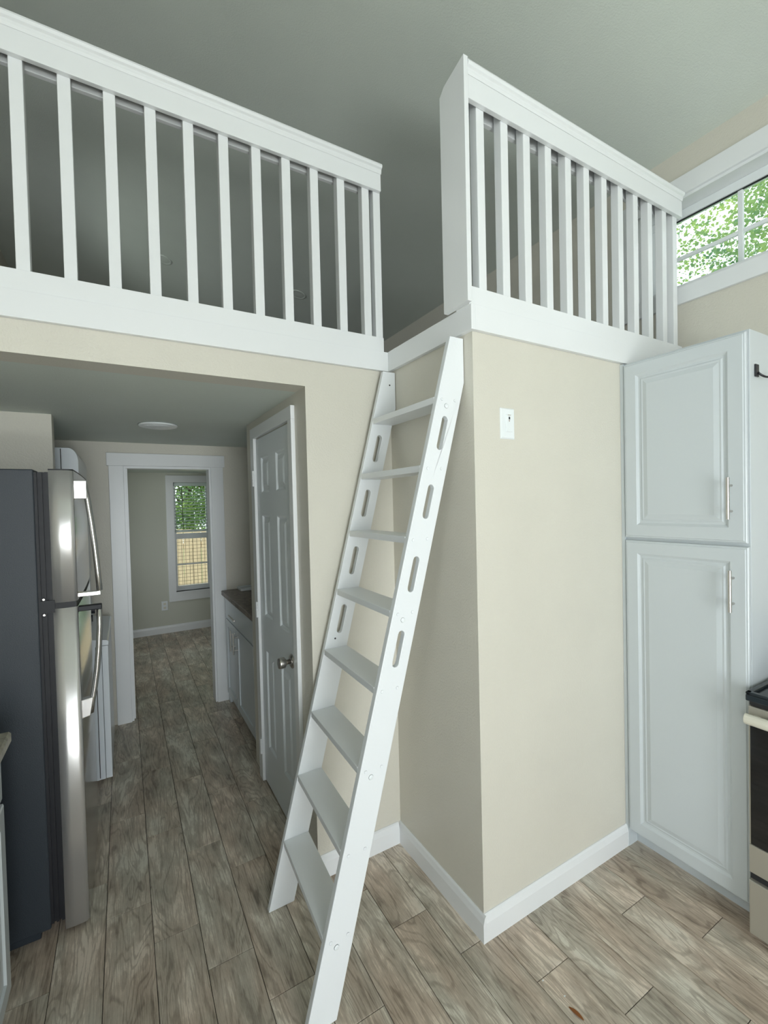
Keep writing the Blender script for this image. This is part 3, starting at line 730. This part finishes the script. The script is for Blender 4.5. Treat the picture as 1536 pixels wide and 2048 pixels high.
# ------------------------------------------------------------------ small fixtures
cl = root('ceiling_light', (-.905, 1.775, ZO), 'round white flush light on the hall ceiling, switched off', 'ceiling light')
obj('rim', lathe(bmesh.new(), (-.905, 1.775, ZO), 2, [(0, .105), (-.008, .108), (-.014, .100), (-.014, .085)], 36), plastic, cl, smooth=True)
obj('lens', lathe(bmesh.new(), (-.905, 1.775, ZO), 2, [(-.010, .088), (-.018, .080), (-.023, .05), (-.025, .01)], 36), plastic, cl, smooth=True)
for (x, y), lb in (((.43, 2.957), 'small round flush light on the loft ceiling, nearer the gap between the railings'), ((-.704, 3.441), 'small round flush light on the loft ceiling behind the long railing')):
    z = zc(x); n = math.atan(.25)
    e = root('recessed_light', (x, y, z), lb, 'ceiling light')
    a = obj('trim_ring', lathe(bmesh.new(), (x, y, z), 2, [(.004, .075), (-.006, .072), (-.008, .058), (.002, .05)], 28), ceil_paint, e, smooth=True)
    b2 = obj('lens', lathe(bmesh.new(), (x, y, z), 2, [(.001, .055), (-.003, .050), (-.004, .01)], 28), ceil_paint, e, smooth=True)
    e.rotation_euler = (0, n, 0)
sw = root('light_switch', (.163, 0, 1.907), 'white rocker light switch with small dark indicator on the closet wall', 'light switch')
fy = lambda u, v, d: (u, -d, v)
obj('plate', rings(fy, .127, .199, 1.849, 1.965, [(0, 0), (0, .002), (.004, .006)]), plastic, sw)
obj('rocker', rings(fy, .150, .184, 1.875, 1.942, [(0, .004), (0, .0075), (.002, .010)]), plastic, sw)
obj('indicator', rings(fy, .163, .170, 1.922, 1.932, [(0, .009), (0, .0106)]), dark_gap, sw)
tri = prism([(.1655-.003, 1.919), (.1655+.004, 1.919), (.166, 1.913)], 1, -.0106, -.009); obj('mark', tri, wire_m, sw)
obj('mark', rings(fy, .159, .173, 1.937, 1.939, [(0, .009), (0, .0104)]), wire_m, sw)
ol = root('power_outlet', (-.675, YF, .33), 'white double power outlet low on the far room wall', 'outlet')
fy2 = lambda u, v, d: (u, YF-d, v)
obj('plate', rings(fy2, -.715, -.640, .295, .415, [(0, 0), (0, .003), (.004, .006)]), plastic, ol)
for z in (.33, .38): obj('socket', rings(fy2, -.692, -.663, z-.014, z+.014, [(0, .006), (0, .0075), (.003, .0075)]), MATS['pale_handle'], ol)

# floor scraps
def leaf_scrap(x, y, l, w, rot):
    bm = bmesh.new(); top = []; n = 9
    c, s = math.cos(rot), math.sin(rot)
    for i in range(n):
        t = i/(n-1); hw = w*math.sin(math.pi*t)**.8+.0004
        for sg in (-1, 1): top.append(bm.verts.new((x+(t-.5)*l*c-sg*hw*s, y+(t-.5)*l*s+sg*hw*c, .0015+.003*math.sin(math.pi*t)+(.0012 if sg > 0 else 0))))
    for i in range(n-1): bm.faces.new((top[2*i], top[2*i+1], top[2*i+3], top[2*i+2]))
    bmesh.ops.solidify(bm, geom=bm.faces[:], thickness=.0008)
    return bm
dl = obj('dry_leaf', leaf_scrap(.079, -.330, .050, .0055, -1.4), dryleaf, origin=(.079, -.330, 0)); tag(dl, 'tiny dry orange leaf on the floor planks', 'leaf')
for x, y, lb in ((.069, -.209, 'tiny white paint fleck on the floor, nearer the closet corner'), (.091, -.278, 'tiny white paint fleck on the floor, nearer the dry orange leaf')):
    bm = bmesh.new(); bmesh.ops.create_icosphere(bm, subdivisions=1, radius=.0032)
    for v in bm.verts: v.co = Vector((v.co.x*1.2+x, v.co.y*.8+y, v.co.z*.35+.0012))
    tag(obj('paint_fleck', bm, plastic, origin=(x, y, 0)), lb, 'fleck', 'paint flecks on the floor')

# ------------------------------------------------------------------ outside
struct('ground', BB((-14, XL-.12, -14, 22, -.42, -.30), (XK+.15, 16, -14, 22, -.42, -.30), (XL-.12, XK+.15, YF+.12, 22, -.42, -.30), (XL-.12, XK+.15, -14, YK-.12, -.42, -.30)), grass)
fe = root('wooden_fence', (.5, 7.3, -.3), 'tan board fence outside the far room window', 'fence')
x = -2.4; fb = bmesh.new(); box(fb, 0, .138, 0, .018, -.3, 1.24); bmesh.ops.recalc_face_normals(fb, faces=fb.faces[:])
fbm = bpy.data.meshes.new('board'); fb.to_mesh(fbm); fb.free(); fbm.materials.append(fence_wood)
i = 0
while x < 3.6:
    o = bpy.data.objects.new('board', fbm); COL.objects.link(o); o.parent = fe; o.location = (x-.5, random.uniform(-.003, .003), .3+random.uniform(-.015, .015)-.0); x += .146; i += 1
for z in (.0, .9): obj('rail', B(-2.4, 3.6, 7.319, 7.36, z, z+.09), fence_wood, fe)

def foliage(bm, centers, n, size):
    for _ in range(n):
        c, rad = random.choice(centers)
        while True:
            v = Vector((random.uniform(-1, 1), random.uniform(-1, 1), random.uniform(-1, 1)))
            if v.length <= 1: break
        v = v.normalized()*(v.length**.6)
        p = Vector(c)+Vector((v.x*rad[0], v.y*rad[1], v.z*rad[2]))
        d = Vector((random.gauss(0, 1), random.gauss(0, 1), random.gauss(0, .6))).normalized()
        s = d.cross(Vector((random.gauss(0, 1), random.gauss(0, 1), random.gauss(0, 1)))).normalized()
        l = size*random.uniform(.6, 1.3); w = l*.42
        vs = [bm.verts.new(q) for q in (p, p+d*l*.45+s*w, p+d*l, p+d*l*.45-s*w)]
        bm.faces.new(vs)
def tree(name, base, top, centers, n, size, m, label, branches=7):
    r = root(name, base, label, 'tree')
    b = Vector(base); t = Vector(top)
    bm = bmesh.new(); pts = [b+(t-b)*k+Vector((.06*math.sin(k*7), .05*math.cos(k*6), 0)) for k in [i/8 for i in range(9)]]
    rr = []
    for i in range(8):
        tube(bm, [pts[i], pts[i+1]], .11*(1-i/11), 8)
    obj('trunk', bm, bark, r)
    for i in range(branches):
        c, rad = centers[i % len(centers)]
        a = pts[3+i % 5]; e = Vector(c)+Vector((random.uniform(-.5, .5)*rad[0], random.uniform(-.5, .5)*rad[1], random.uniform(-.2, .5)*rad[2]))
        mid = (a+e)/2+Vector((0, 0, -.12))
        bb = bmesh.new(); tube(bb, [a, mid], .035, 6); tube(bb, [mid, e], .016, 6)
        obj('branch', bb, bark, r)
    fo = bmesh.new(); foliage(fo, centers, n, size)
    me = bpy.data.meshes.new('foliage'); off = worldpos(r)
    for v in fo.verts: v.co -= off
    fo.to_mesh(me); fo.free(); me.materials.append(m)
    o = bpy.data.objects.new('foliage', me); COL.objects.link(o); o.parent = r; o['kind'] = 'stuff'
    return r
tree('tree', (5.6, .4, -.3), (5.4, .9, 5.4), [((4.5, .25, 3.9), (.9, .9, .9)), ((4.9, 1.0, 4.7), (1.1, 1.0, .9)), ((5.0, -.6, 4.4), (1.1, .9, 1.1)), ((4.4, -.3, 3.3), (.8, .8, .6)), ((5.6, .3, 5.4), (1.2, 1.2, .9)), ((5.3, -1.4, 3.8), (1, 1, 1))],
     27000, .042, leaf_a, 'bright green leafy tree outside the high kitchen window')
tree('tree', (.1, 9.6, -.3), (.2, 9.6, 4.6), [((-.2, 9.2, 2.0), (1.0, .7, .9)), ((.9, 9.3, 2.2), (1.0, .7, 1.0)), ((.3, 9.5, 3.3), (1.3, .8, 1.0)), ((1.7, 9.4, 2.9), (1.0, .8, 1.1)), ((.6, 9.1, 1.3), (1.4, .6, .5))],
     26000, .06, leaf_b, 'leafy green tree beyond the fence outside the far room window')
